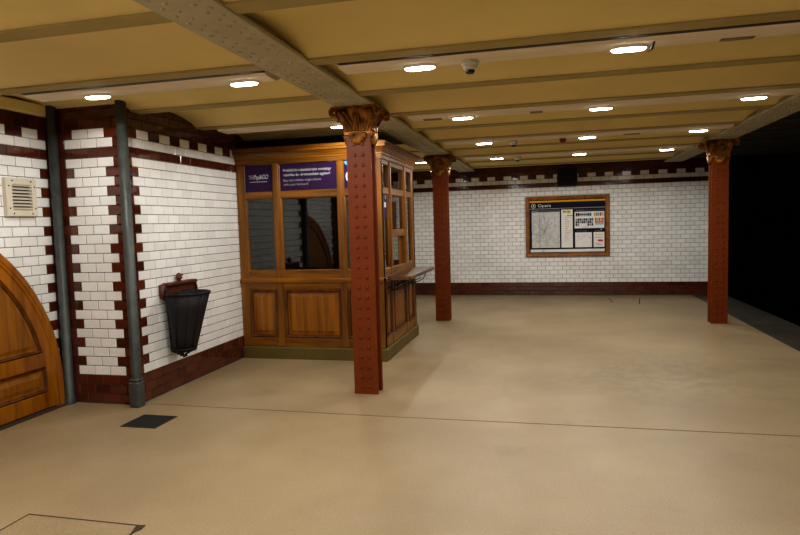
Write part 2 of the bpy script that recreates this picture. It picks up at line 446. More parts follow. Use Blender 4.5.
def leaf_part(s):
    """one door leaf, s=+1 towards the jog"""
    q = lambda u: DC + s*(u)
    lf = MB(M['door'])
    R1, R0 = DR-.085, DR-.165
    pts = [(0.004, .02), (R1, .02)] + [(R1*math.cos(PI/2*i/24), DZ+R1*math.sin(PI/2*i/24)) for i in range(24)] + [(.004, DZ+R1)]
    lf.loft([[FA(q(u), z, h) for u, z in pts] for h in (-.03, .012)], cap0=True, cap1=True)
    ring = lambda r: [(r, .02)] + [(r*math.cos(PI/2*i/24), DZ+r*math.sin(PI/2*i/24)) for i in range(25)]
    lf.loft([[FA(q(u), z, h) for u, z in ring(r)] for r, h in ((R1, .01), (R1, .036), (R0, .036), (R0-.008, .012))], closed=False)
    for a, b in ((.02, .165), (.40, .53)): lf.fbox(FA, min(q(.004), q(1.50)), max(q(.004), q(1.50)), a, b, .0, .0355, .004)
    lf.fbox(FA, min(q(.004), q(.13)), max(q(.004), q(.13)), .02, 1.68, .0, .036, .004)
    o = lf.build('door_leaf', door)
    def up(i):
        R, x, z = R0-i, .13+i, .53+i
        a0, a1 = math.asin((z-DZ)/R), math.acos(x/R)
        return [(x, z)] + [(R*math.cos(a0+(a1-a0)*k/20), DZ+R*math.sin(a0+(a1-a0)*k/20)) for k in range(21)]
    def lo(i):
        R, x, z, z1 = R0-i, .13+i, .165+i, .40-i
        g = lambda t: (math.sqrt(R*R-max(0, t-DZ)**2), t)
        return [(x, z)] + [g(z+(z1-z)*k/6) for k in range(7)] + [(x, z1)]
    for poly in (up, lo):
        pm = MB(M['panel'], M['moulding'])
        rings = [(0, .013), (.012, .030), (.026, .022), (.032, .014), (.05, .014), (.085, .026)]
        pm.loft([[FA(q(p[0]), p[1], h) for p in poly(i)] for i, h in rings], mis=[1, 1, 1, 0, 0, 0])
        last = poly(.085); cu_, cz_ = sum(p[0] for p in last)/len(last), sum(p[1] for p in last)/len(last)
        for a, b in zip(last, last[1:]+last[:1]): pm.poly([FA(q(a[0]), a[1], .026), FA(q(b[0]), b[1], .026), FA(q(cu_), cz_, .026)])
        pm.build('door_panel', o)
leaf_part(1); leaf_part(-1)

# ------------------------------------------------------------------ corner pipes
def pipe(x, y, label, base=True):
    t = thing('corner_pipe', label, 'pipe', (x, y, 0), 'grey pipes in the tiled corners')
    mb = MB(M['iron']); mb.lathe((x, y, 0), [(.046, .0), (.046, 2.9)], 20, cap1=True)
    mb.build('pipe', t)
    mb = MB(M['iron'])
    mb.box(x-.054, x+.054, y-.060, y+.04, 0, .235, .012); mb.box(x-.050, x+.050, y-.054, y+.04, .235, .265, .012)
    mb.box(x-.035, x+.035, y-.066, y-.058, .03, .2, .004)
    mb.build('pipe_shoe', t)
    return t
pipe(XB+.018, YJ-.03, 'grey cast iron pipe on the outer tiled corner left of the wall bin')
def slim_pipe(x, y, label):
    t = thing('corner_pipe', label, 'pipe', (x, y, 0), 'grey pipes in the tiled corners')
    mb = MB(M['iron']); mb.lathe((x, y, 0), [(.05, .0), (.05, .06), (.043, .07), (.043, 2.9)], 20, cap1=True); mb.build('pipe', t)
slim_pipe(XA+.078, YJ-.048, 'grey cast iron pipe in the inner corner beside the arched door')
slim_pipe(XB-.01, YN+.06, 'grey pipe on the far side of the arched door, outside the photo')

# ------------------------------------------------------------------ vent grille on the niche wall
t = thing('vent_grille', 'beige plastic louvred vent grille on the tiled wall above the arched door', 'vent', (XA, 4.40, 1.755))
u0, u1, v0, v1 = 4.245, 4.56, 1.755, 2.085
mb = MB(M['vent'], M['ventin'])
mb.rects(FA, u0, u1, v0, v1, [(0, 0), (0, .045), (.006, .052), (.055, .052), (.055, .015)], mis=[0, 0, 0, 0], cap1=False)
mb.rects(FA, u0+.055, u1-.055, v0+.055, v1-.055, [(0, .016)], 1)
mb.poly([FA(u0+.05, v0+.05, .016), FA(u1-.05, v0+.05, .016), FA(u1-.05, v1-.05, .016), FA(u0+.05, v1-.05, .016)], 1)
mb.build('housing', t)
for i in range(8):
    z = v0+.06+i*.0285
    mb = MB(M['vent'])
    a, b = u0+.053, u1-.053
    mb.loft([[FA(a, z, .05), FA(b, z, .05)], [FA(a, z+.004, .052), FA(b, z+.004, .052)], [FA(a, z+.022, .024), FA(b, z+.022, .024)], [FA(a, z+.018, .022), FA(b, z+.018, .022)], [FA(a, z, .05), FA(b, z, .05)]], closed=False)
    mb.build('louvre', t)
for u, v in ((u0+.06, v0+.025), (u1-.06, v0+.025), (u0+.06, v1-.025), (u1-.06, v1-.025), (u0+.025, v0+.07), (u1-.025, v0+.07), (u0+.025, v1-.07), (u1-.025, v1-.07)):
    mb = MB(M['dark']); mb.dome(FA, u, v, .05, .009, .005); mb.build('screw', t)

# ------------------------------------------------------------------ wall bin
BX, BY = XB+.216, 5.335
bx = lambda z: XB+.140+.076*(z-.40)/.585
t = thing('wall_bin', 'black tapered iron litter bin hung on the white tiled wall', 'bin', (XB, BY, .33))
mb = MB(M['basket'])
ZT, ZB2 = .985, .40
rt, rb = .212, .115
bp_ = [(rb*(1-q)+rt*q, ZB2+(ZT-ZB2)*q) for q in (0, .25, .5, .75, 1)] + [(rt-.008, ZT), (rt*.78, .75), (rb-.008, ZB2+.02), (.001, ZB2+.02)]
mb.loft([[Vector((bx(z)+r*math.cos(2*PI*k/36), BY+r*math.sin(2*PI*k/36), z)) for k in range(36)] for r, z in bp_], cap0=True, smooth=True)
bk = mb.build('basket', t)
mb = MB(M['blackiron'])
mb.tube([(BX+(rt+.002)*math.cos(a), BY+(rt+.002)*math.sin(a), ZT-.004) for a in [2*PI*i/36 for i in range(37)]], .011, 8, caps=False)
mb.build('rim', t)
mb = MB(M['blackiron'])
for zz in (.43,):
    rr = rb+(rt-rb)*(zz-ZB2)/(ZT-ZB2)
    mb.tube([(bx(zz)+(rr+.002)*math.cos(a), BY+(rr+.002)*math.sin(a), zz) for a in [2*PI*i/36 for i in range(37)]], .008, 6, caps=False)
mb.build('lower_band', t)
for k in range(10):
    a = 2*PI*(k+.5)/10
    mb = MB(M['blackiron'])
    mb.tube([(bx(ZB2)+(rb+.003)*math.cos(a), BY+(rb+.003)*math.sin(a), ZB2), (BX+(rt+.002)*math.cos(a), BY+(rt+.002)*math.sin(a), ZT)], .005, 5)
    mb.build('rib', t)
BC = BX; BX = bx(ZB2)
mb = MB(M['blackiron'])                            # emptying catch under the bin
for s in (-1, 1):
    mb.tube([(BX+.02, BY+s*.09, ZB2+.06), (BX+.03, BY+s*.10, ZB2-.01), (BX+.01, BY+s*.07, ZB2-.035), (BX, BY+s*.02, ZB2-.04)], .009, 6)
mb.tube([(BX, BY-.1, ZB2-.012), (BX, BY+.1, ZB2-.012)], .013, 8)
mb.tube([(BX-.02, BY-.0, ZB2-.02), (BX+.0, BY, ZB2-.06), (BX+.03, BY, ZB2-.045)], .012, 8)
mb.build('catch', t)
mb = MB(M['blackiron']); mb.tube([(XB+.002, BY, ZB2+.02), (BX-rb+.01, BY, ZB2+.02)], .012, 8); mb.build('wall_stay', t); BX = BC
mb = MB(M['rust'])
mb.box(XB+.004, XB+.06, 5.20, 5.74, .955, 1.075, .02)
mb.box(XB+.004, XB+.10, 5.22, 5.72, 1.05, 1.085, .012)
for yy in (5.20, 5.74):
    mb.lathe((XB+.03, yy, 0), [(.001, .93), (.03, .94), (.034, 1.0), (.03, 1.07), (.001, 1.08)], 12)
mb.build('bracket', t)
mb = MB(M['rust'])
mb.lathe((XB+.04, 5.47, 0), [(.018, 1.07), (.018, 1.10), (.034, 1.112), (.03, 1.135), (.014, 1.145), (.014, 1.165), (.001, 1.17)], 12)
mb.tube([(XB+.04, 5.44, 1.15), (XB+.04, 5.53, 1.145)], .011, 8)
mb.build('lock_knob', t)
for yy in (5.20, 5.72):
    mb = MB(M['blackiron'])
    mb.tube([(XB+.05+.03*math.cos(a), yy, .985+.06*math.sin(a)) for a in [2*PI*i/16 for i in range(17)]], .009, 6, caps=False)
    mb.tube([(XB+.05, yy, .97), (BX-.02, BY+(.12 if yy > BY else -.12), .965)], .012, 6)
    mb.build('hanger_ring', t)

# ------------------------------------------------------------------ floor grille and hatch
t = thing('floor_grate', 'small square black grate set in the floor by the wall bin', 'floor grate', (-3.28, 4.39, 0))
mb = MB(M['brush']); mb.box(-3.445, -3.125, 4.235, 4.54, -.01, .003, .001); mb.build('grate', t)
mb = MB(M['dark'])
for a, b, c, d in ((-3.45, -3.12, 4.23, 4.238), (-3.45, -3.12, 4.537, 4.545), (-3.45, -3.442, 4.23, 4.545), (-3.128, -3.12, 4.23, 4.545)): mb.box(a, b, c, d, -.01, .004)
mb.build('rim', t)
t = thing('floor_hatch', 'flush screed access hatch cover in the floor at lower left', 'hatch', (-2.52, 2.4, 0))
mb = MB(M['floor']); mb.box(-2.905, -2.175, 2.05, 2.775, -.01, .003, .002); mb.build('cover', t)
mb = MB(M['jointd'])
for a, b, c, d in ((-2.915, -2.15, 2.775, 2.787), (-2.917, -2.905, 2.04, 2.787), (-2.175, -2.163, 2.04, 2.787), (-2.917, -2.163, 2.04, 2.05)): mb.box(a, b, c, d, -.01, .0022)
mb.poly([(-2.20, 2.78, .004), (-2.15, 2.79, .004), (-2.145, 2.74, .004), (-2.172, 2.69, .004)])
mb.build('joint', t)

# ------------------------------------------------------------------ ticket booth
BX0, BX1, BY0, BY1 = XB+.012, -1.862, 6.80, 8.52
bt = thing('ticket_booth', 'oak panelled ticket booth with dark windows and purple signs against the tiled wall', 'booth', ((BX0+BX1)/2, (BY0+BY1)/2, 0))
FRB = F((0, BY0, 0), (1, 0, 0), (0, 0, 1), (0, -1, 0))             # front
FRR = F((BX1, 0, 0), (0, 1, 0), (0, 0, 1), (1, 0, 0))              # side with the counter
FRK = F((0, BY1, 0), (-1, 0, 0), (0, 0, 1), (0, 1, 0))             # back
def ring(off, z): return [Vector((BX0, BY0-off, z)), Vector((BX1+off, BY0-off, z)), Vector((BX1+off, BY1+off, z)), Vector((BX0, BY1+off, z))]
mb = MB(M['plinth']); mb.loft([ring(.022, 0), ring(.022, .135), ring(.012, .147), ring(-.03, .147)], closed=True); mb.build('plinth', bt)
mb = MB(M['woodx'])
prof = [(-.03, 2.355), (.012, 2.355), (.012, 2.40), (.022, 2.405), (.022, 2.425), (.03, 2.43), (.036, 2.45), (.055, 2.475), (.075, 2.485), (.075, 2.51), (.085, 2.515), (.085, 2.545), (.07, 2.55), (-.1, 2.55)]
mb.loft([ring(o, z) for o, z in prof], closed=True); mb.build('cornice', bt)
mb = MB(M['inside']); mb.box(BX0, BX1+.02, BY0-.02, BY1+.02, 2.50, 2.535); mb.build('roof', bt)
mb = MB(M['inside']); mb.box(BX0, BX0+.03, BY0+.03, BY1-.03, .15, 2.5); mb.build('dark_lining', bt)  # added dark lining that makes the front panes look dark
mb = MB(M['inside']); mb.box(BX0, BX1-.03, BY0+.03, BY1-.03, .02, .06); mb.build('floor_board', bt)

def wall_side(fr, U, hw, horiz, dark_cols=(), signs=True, hatch=None, transom=None, solid_back=False):
    """one glazed and panelled face; U = list of (u0,u1) bays, between them posts"""
    us = [U[0][0]-.001, U[-1][1]+.001]
    # posts
    edges = [hw[0]] + [x for b in U for x in b] + [hw[1]]
    for i in range(0, len(edges), 2):
        mb = MB(M['woodv'])
        a, b = edges[i], edges[i+1]
        mb.fbox(fr, a, b, .15, 2.36, -.07, 0, .006)
        if i not in (0, len(edges)-2): mb.fbox(fr, a+.018, b-.018, 1.10, 2.355, -.01, .012, .006)
        mb.build('corner_post' if i in (0, len(edges)-2) else 'mullion', bt)
    a, b = edges[0], edges[-1]
    ia, ib = edges[1]-.002, edges[-2]+.002
    mb = MB(M[horiz]); mb.fbox(fr, ia, ib, .147, .262, -.06, -.004, .004); mb.build('bottom_rail', bt)
    mb = MB(M[horiz]); mb.fbox(fr, ia, ib, .845, 1.075, -.06, -.004, .004); mb.build('sill_rail', bt)
    mb = MB(M['moulding'] if False else M[horiz])
    mb.loft([[fr(u, z, h) for u in (a, b)] for z, h in ((.925, 0), (.925, .016), (.94, .026), (.965, .026), (.978, .012), (.985, 0))], closed=False); mb.build('sill_moulding', bt)
    mb = MB(M[horiz]); mb.fbox(fr, ia, ib, 2.30 if transom else 2.345, 2.375, -.06, -.004, .004); mb.build('head_rail', bt)
    for k, (p, q) in enumerate(U):
        # dado panel
        pm = MB(M['panel'], M['moulding'])
        pm.rects(fr, p, q, .262, .845, [(0, -.006), (.012, .010), (.026, .004), (.034, -.022), (.055, -.022), (.085, -.008)], mis=[1, 1, 1, 0, 0, 0])
        pm.build('dado_panel', bt)
        if transom:
            mb = MB(M[horiz]); mb.fbox(fr, p-.002, q+.002, transom[0], transom[1], -.06, -.006, .004); mb.build('transom', bt)
            mb = MB(M['glass']); mb.fbox(fr, p-.002, q+.002, transom[1]-.005, 2.305, -.034, -.030); mb.build('glass_pane', bt)
        else:
            mb = MB(M[horiz]); mb.fbox(fr, p-.002, q+.002, 1.945, 2.03, -.06, -.006, .004); mb.build('transom', bt)
        top = transom[0] if transom else 1.945
        z0 = 1.075
        if hatch == k:
            mb = MB(M[horiz]); mb.fbox(fr, p-.002, q+.002, 1.44, 1.525, -.06, -.002, .004); mb.build('hatch_head', bt)
            mb = MB(M['woodv']); mb.fbox(fr, q-.16, q, 1.075, 1.44, -.055, -.045); mb.build('hatch_shutter', bt)
            z0 = 1.52
        mb = MB(M['glass']); mb.fbox(fr, p-.002, q+.002, z0-.005, top+.005, -.034, -.030); mb.build('glass_pane', bt)
        # thin glazing beads
        mb = MB(M['woodv'])
        mb.rects(fr, p, q, z0, top, [(0, -.028), (.0, -.012), (.008, -.020), (.012, -.028)], cap1=False); mb.build('glazing_bead', bt)

UF = [(-3.57, -3.215), (-3.115, -2.40), (-2.31, -1.965)]
wall_side(FRB, UF, (BX0, BX1), 'woodx')
UR = [(6.885, 7.15), (7.25, 7.91), (8.03, 8.37)]
wall_side(FRR, UR, (BY0+.004, BY1), 'woody', hatch=1, transom=(1.955, 2.035))
# back face: added dark board left to keep the panes dark, glazed right
for a, b in ((-BX1, -BX1+.09), (2.56, -BX0)):
    mb = MB(M['woodv'] if b-a < .2 else M['inside']); mb.fbox(FRK, a, b, .15, 2.36, -.05, 0, .004); mb.build('back_post' if b-a < .2 else 'dark_back_lining', bt)
mb = MB(M['panel']); mb.fbox(FRK, -BX1+.09, 2.56, .15, 1.08, -.04, 0); mb.build('back_dado', bt)
mb = MB(M['woodx']); mb.fbox(FRK, -BX1+.09, 2.56, 1.97, 2.03, -.05, 0); mb.fbox(FRK, -BX1+.09, 2.56, 2.30, 2.37, -.05, 0); mb.build('back_transom', bt)
mb = MB(M['glass']); mb.fbox(FRK, -BX1+.09, 2.56, 1.08, 2.30, -.03, -.026); mb.build('glass_pane', bt)

# signs behind the upper front lights
def sign(k, fn):
    p, q = UF[k]
    s = MB(M['purple'], M['ink'], M['inkdim'], M['sky'])
    s.fbox(FRB, p+.003, q-.003, 2.031, 2.352, -.03, -.014)
    fn(s, p, q); s.build('purple_sign', bt, recalc=False)
def s0(s, p, q):
    u0, u1 = p+.045, q-.05
    text_mesh(s, 'Pay&GO', FRB, u0+.065, u1, 2.165, 2.235, 1, -.0125, shear=.25, bold=.003)
    s.fbox(FRB, u0+.015, u1-.02, 2.148, 2.153, -.0135, -.0125, 0, 1)
    for i, (a, z) in enumerate(((.0, 2.222), (.012, 2.205), (.006, 2.188))): s.fbox(FRB, u0+a, u0+.058, z, z+.007, -.0135, -.0125, 0, 2)
def s1(s, p, q):
    u0 = p+.045
    text_mesh(s, 'Próbáld ki a bankkártyás vonaljegy', FRB, u0, u0+.605, 2.246, 2.288, 1, -.0125, bold=.003)
    text_mesh(s, 'vásárlást és -érvényesítést egyben!', FRB, u0, u0+.59, 2.192, 2.234, 1, -.0125, bold=.003)
    text_mesh(s, 'Buy and validate single tickets', FRB, u0, u0+.475, 2.130, 2.168, 2, -.0125)
    text_mesh(s, 'with your bankcard', FRB, u0, u0+.31, 2.082, 2.118, 2, -.0125)
def disc(s, fr, u, v, r, n_, mi, r2=0, a0=0, a1=2*PI, seg=28):
    pts = [(math.cos(a0+(a1-a0)*i/seg), math.sin(a0+(a1-a0)*i/seg)) for i in range(seg+1)]
    if r2: s.loft([[fr(u+c*r, v+d*r, n_) for c, d in pts], [fr(u+c*r2, v+d*r2, n_) for c, d in pts]], mi, closed=False)
    else: s.poly([fr(u+c*r, v+d*r, n_) for c, d in pts], mi)
def s2(s, p, q):
    disc(s, FRB, p+.095, 2.165, .075, -.0125, 1)
    disc(s, FRB, p+.095, 2.165, .03, -.0120, 0)
    disc(s, FRB, p+.055, 2.345, .05, -.0125, 3, 0, PI, 2*PI)
    s.fbox(FRB, p+.19, q-.05, 2.2, 2.225, -.0135, -.0125, 0, 1); s.fbox(FRB, p+.19, q-.09, 2.15, 2.165, -.0135, -.0125, 0, 2)
sign(0, s0); sign(1, s1); sign(2, s2)
# purple leaflet on the first side light
s = MB(M['purple'], M['sky'], M['ink'])
p, q = UR[0]
s.fbox(FRR, p+.01, q-.04, 1.66, 1.945, -.0295, -.027)
disc(s, FRR, p+.19, 1.92, .022, -.0262, 1); s.fbox(FRR, p+.12, q-.06, 1.80, 1.86, -.0268, -.0258, 0, 2)
s.build('purple_leaflet', bt, recalc=False)
# things seen inside through the side lights
mb = MB(M['moulding']); mb.box(-2.75, -2.45, 7.75, 8.05, .06, 1.95, .01); mb.build('inner_cupboard', bt)
mb = MB(M['shelf']); mb.box(-3.6, -1.96, 6.87, 7.25, .92, .96, .004); mb.build('inner_desk', bt)

# counter shelf with scrolled iron brackets
mb = MB(M['shelf'])
pl_ = [(BX1+.005, 6.91), (-1.595, 6.91), (-1.57, 6.95), (-1.57, 8.40), (-1.595, 8.45), (BX1+.005, 8.45)]
mb.loft([[Vector((x, y, z)) for x, y in pl_] for z in (.945, .952, .978, .984)], cap0=True, cap1=True); sh = mb.build('counter_shelf', bt)
def scroll(cx, cz, r, turns, a0, sgn):
    return [(cx+r*(1-.75*i/26)*math.cos(a0+sgn*2*PI*turns*i/26), cz+r*(1-.75*i/26)*math.sin(a0+sgn*2*PI*turns*i/26)) for i in range(27)]
for yb in (7.12, 7.98):
    mb = MB(M['blackiron'])
    mb.tube([(BX1+.012, yb, .94), (BX1+.012, yb, .80)], .008, 6)
    mb.tube([(BX1+.012, yb, .937), (-1.60, yb, .937)], .008, 6)
    c = [(BX1+.012+.24*math.sin(a), .80+.13*(1-math.cos(a))) for a in [PI/2*i/12 for i in range(13)]]
    mb.tube([(x, yb, z) for x, z in c], .007, 6)
    mb.tube([(x, yb, z) for x, z in scroll(BX1+.062, .885, .040, 1.3, -PI/2, 1)], .006, 6)
    mb.tube([(x, yb, z) for x, z in scroll(BX1+.15, .905, .026, 1.2, 0, 1)], .005, 6)
    mb.build('scroll_bracket', sh)
mb = MB(M['blackiron']); mb.tube([(BX1+.10, 6.95, .835), (BX1+.10, 8.40, .835)], .007, 6); mb.build('bracket_rail', sh)

# ------------------------------------------------------------------ riveted columns with leafy capitals
CW, CD = .234, .17
def make_column():
    r = thing('riveted_column', '', 'column', (0, 0, 0), 'riveted iron columns')
    mb = MB(M['oxide'])
    for s in (-1, 1): mb.box(-CW/2, CW/2, *sorted((s*CD/2, s*(CD/2-.016))), 0, 2.47, .003)
    for s in (-1, 1): mb.box(*sorted((s*(CW/2-.030), s*(CW/2-.040))), -CD/2+.016, CD/2-.016, 0, 2.47)
    for s in (-1, 1):
        mb.box(*sorted((s*(CW/2-.004), s*(CW/2-.040))), -CD/2+.016, -CD/2+.030, 0, 2.47)
        mb.box(*sorted((s*(CW/2-.004), s*(CW/2-.040))), CD/2-.030, CD/2-.016, 0, 2.47)
        fr = F((0, s*CD/2, 0), (1, 0, 0), (0, 0, 1), (0, s, 0))
        for u in (-.039, .039):
            for i in range(26): mb.dome(fr, u, .07+i*.0945, 0, .0185, .017, 8)
    mb.build('shaft', r)
    # bell of the capital
    mb = MB(M['bronze'])
    def sq(hx, hy, z, cc=0.0):
        pts = []
        for sx, sy in ((-1, -1), (1, -1), (1, 1), (-1, 1)):
            pts.append(Vector((sx*hx, sy*hy, z)))
        out = []
        for i in range(4):
            a, b = pts[i], pts[(i+1) % 4]
            for q in range(8):
                p_ = a.lerp(b, q/8); e = 1-abs(2*q/8-1)
                p_ = p_*(1-cc*math.sin(PI*q/8)); p_.z = z; out.append(p_)
        return out
    prof = [(.122, .092, 2.43), (.13, .10, 2.432), (.13, .10, 2.455), (.122, .094, 2.465), (.124, .10, 2.50), (.135, .115, 2.55), (.155, .14, 2.60), (.175, .165, 2.64), (.185, .178, 2.65)]
    mb.loft([sq(a, b, z) for a, b, z in prof], cap0=True, cap1=True, smooth=False)
    ab = [(.195, .19, 2.645, .14), (.212, .205, 2.652, .15), (.205, .20, 2.662, .15), (.216, .21, 2.672, .15)]
    mb.loft([sq(*q) for q in ab], cap0=True, cap1=True)
    cap = mb.build('capital', r)
    def bell(z, x=True):
        zs = [p[2] for p in prof]; vs = [p[0 if x else 1] for p in prof]
        for i in range(len(zs)-1):
            if zs[i] <= z <= zs[i+1]: return vs[i]+(vs[i+1]-vs[i])*(z-zs[i])/(zs[i+1]-zs[i])
        return vs[-1] if z > zs[-1] else vs[0]
    def leaf(ang, u0, u1, zt, w, tipout):
        m_ = MB(M['bronze'])
        ca, sa = math.cos(ang), math.sin(ang)
        side_x = abs(sa) > .5                      # faces along +-y use the x half-size as width
        rows = []
        N, K = 16, 12
        for i in range(N+1):
            tt = i/N
            if tt < .72:
                q = tt/.72; z = 2.455+(zt-2.455)*q; nn = bell(z, not side_x)+.012+tipout*q**2.2
            else:
                q = (tt-.72)/.28*PI*1.15; rr = .022
                nn = bell(zt, not side_x)+.012+tipout+rr*(1-math.cos(q))*1.0; z = zt+rr*math.sin(q)
            u = u0+(u1-u0)*min(1, tt/.8)
            ww = w*(.55+.45*math.sin(PI*min(1, tt*1.05)**.8))*(1+.12*math.sin(tt*20))*(1 if tt < .8 else 1-(tt-.8)*1.6)
            row = []
            for k in range(K+1):
                c = 2*k/K-1
                lift = .010*math.cos(c*PI*2.5) - .018*c*c
                du, dn = u+c*ww, nn+lift
                row.append(Vector((dn*ca-du*sa, dn*sa+du*ca, z)))
            rows.append(row)
        m_.loft(rows, closed=False, smooth=True)
        o = m_.build('acanthus_leaf', cap); sm = o.modifiers.new('thick', 'SOLIDIFY'); sm.thickness = .006
    for a in (-PI/2, 0, PI/2, PI):
        hw = .10 if abs(math.sin(a)) > .5 else .075
        for s in (-1, 1): leaf(a, s*hw*.55, s*hw*1.25, 2.605, .046, .035)
        leaf(a, 0, 0, 2.575, .036, .02)
        # shell medallion hanging below the bell
        m_ = MB(M['bronze'])
        ca, sa = math.cos(a), math.sin(a); nb = CD/2 if abs(sa) > .5 else CW/2
        rows = []
        for i in range(7):
            q = i/6; row = []
            for k in range(33):
                an = PI*k/32
                rad = .088*(1+.06*math.cos(k*PI/2))*q
                hgt = .036*math.sqrt(max(0, 1-q*q*.96))*(1+.22*math.cos(k*PI/2)*q)+.004
                du, z = rad*math.cos(an), 2.445-rad*1.22*math.sin(an)
                nn = nb+hgt
                row.append(Vector((nn*ca-du*sa, nn*sa+du*ca, z)))
            rows.append(row)
        back = [Vector((nb*ca-(.088*math.cos(PI*k/32))*sa, nb*sa+(.088*math.cos(PI*k/32))*ca, 2.445-.108*math.sin(PI*k/32))) for k in range(33)]
        m_.loft(rows+[back], closed=False, smooth=True); m_.build('shell_medallion', cap)
        m_ = MB(M['bronze'])                          # central flower under the abacus
        fr = F((ca*(bell(2.66, abs(sa) < .5)+.0), sa*(bell(2.66, abs(sa) < .5)), 2.645), (-sa, ca, 0), (0, 0, 1), (ca, sa, 0))
        for k in range(6): m_.dome(fr, .02*math.cos(k*PI/3), .02*math.sin(k*PI/3), .005, .014, .018, 8)
        m_.dome(fr, 0, 0, .012, .012, .02, 8); m_.build('flower', cap)
    for sx, sy in ((-1, -1), (1, -1), (1, 1), (-1, 1)):
        m_ = MB(M['bronze'])
        d = Vector((sx*.72, sy*.69, 0)).normalized()
        st = Vector((sx*.11, sy*.09, 2.50)); ce = Vector((sx*.195, sy*.185, 2.617))
        pts = [st, st.lerp(ce, .5)+d*-.005+Vector((0, 0, .02)), ce+d*.0+Vector((0, 0, .04))]
        for i in range(1, 27):
            a = PI/2-2*PI*1.6*i/26; rr = .04*(1-.8*i/26)
            pts.append(ce+d*(rr*math.cos(a))+Vector((0, 0, rr*math.sin(a))))
        m_.tube(pts, [.010, .013, .016]+[.016-.008*i/26 for i in range(1, 27)], 8); m_.build('volute', cap)
    return r
col = make_column()
spots = [((-1.695, 5.441+CD/2), 'red riveted column nearest the camera, in front of the ticket booth'),
         ((-1.695, 9.758+CD/2), 'red riveted column beyond the booth, left of the framed map'),
         ((2.416, 9.758+CD/2), 'red riveted column at right beside the dark track'),
         ((2.416, 5.441+CD/2), None), ]
for i, ((x, y), lab) in enumerate(spots[:3]):
    o = col if i == 0 else copy_tree(col)
    o.location = (x, y, 0); o['label'] = lab

# ------------------------------------------------------------------ ducts and lamps
ROWS = [4.09, 6.11, 8.15, 10.15]
def duct(x0, x1, j, label, patches=()):
    gap = .036 if j < 4 else .006
    y0, y1 = j+JW+gap, j+JW+.325
    t = thing('ceiling_duct', label, 'duct', ((x0+x1)/2, (y0+y1)/2, 2.665), 'pale ducts along the ceiling joists')
    mb = MB(M['duct'])
    pf = [(y0, 2.80), (y0, 2.690), (y0+.015, 2.674), (y0+.04, 2.668), (j+JW+.235, 2.666), (j+JW+.25, 2.674), (y1-.02, 2.700), (y1, 2.73), (y1, 2.80)]
    mb.loft([[Vector((x, y, z)) for y, z in pf] for x in (x0, x1)], closed=True, cap0=True, cap1=True)
    mb.build('casing', t)
    m_ = MB(M['dark' if j < 4 else 'joist']); m_.box(x0+.01, x1, j+JW+.001, y0+.01, 2.682 if j < 4 else 2.690, 2.80); m_.build('shadow_gap_strip', t)  # on the near rows a dark strip stands in for the shadow gap
    for a, b in patches:
        m_ = MB(M['ductgrey']); m_.box(a, b, y0+.15, j+JW+.236, 2.660, 2.669, .003); m_.build('cover_plate', t)
    return (y0+y1)/2
rows = [j for j in JOISTS]
J = {4.09: 3.843, 6.11: 3.843+2*JP, 8.15: 3.843+4*JP, 10.15: 3.843+6*JP, 2.07: 3.843-2*JP}
names = {4.09: 'first', 6.11: 'second', 8.15: 'third', 10.15: 'fourth'}
duct(-1.38, 2.2, J[4.09], 'pale ceiling duct nearest the camera, between the columns, carrying two lamps in view', [(1.03, 1.22)])
duct(-3.97, -1.92, J[4.09], 'pale ceiling duct at upper left, running over the tiled corner to the girder')
duct(-1.38, 2.2, J[6.11], 'second pale ceiling duct from the camera, just beyond the near column', [(-1.25, -1.06), (-.72+.55, -.05)])
duct(-3.52, -1.92, J[6.11], 'pale ceiling duct along the front of the ticket booth top')
duct(-1.38, 2.2, J[8.15], 'third pale ceiling duct from the camera, with the red beacon', [(.95, 1.15)])
duct(-1.38, 2.2, J[10.15], 'fourth pale ceiling duct from the camera, nearest the framed map')
duct(-3.5, -1.92, J[10.15], 'pale ceiling duct beyond the ticket booth, left of the far column')
duct(-1.38, 2.2, J[2.07], 'pale ceiling duct directly over the camera, outside the photo')
duct(-3.97, -1.92, J[2.07], 'pale ceiling duct over the arched door, outside the photo')

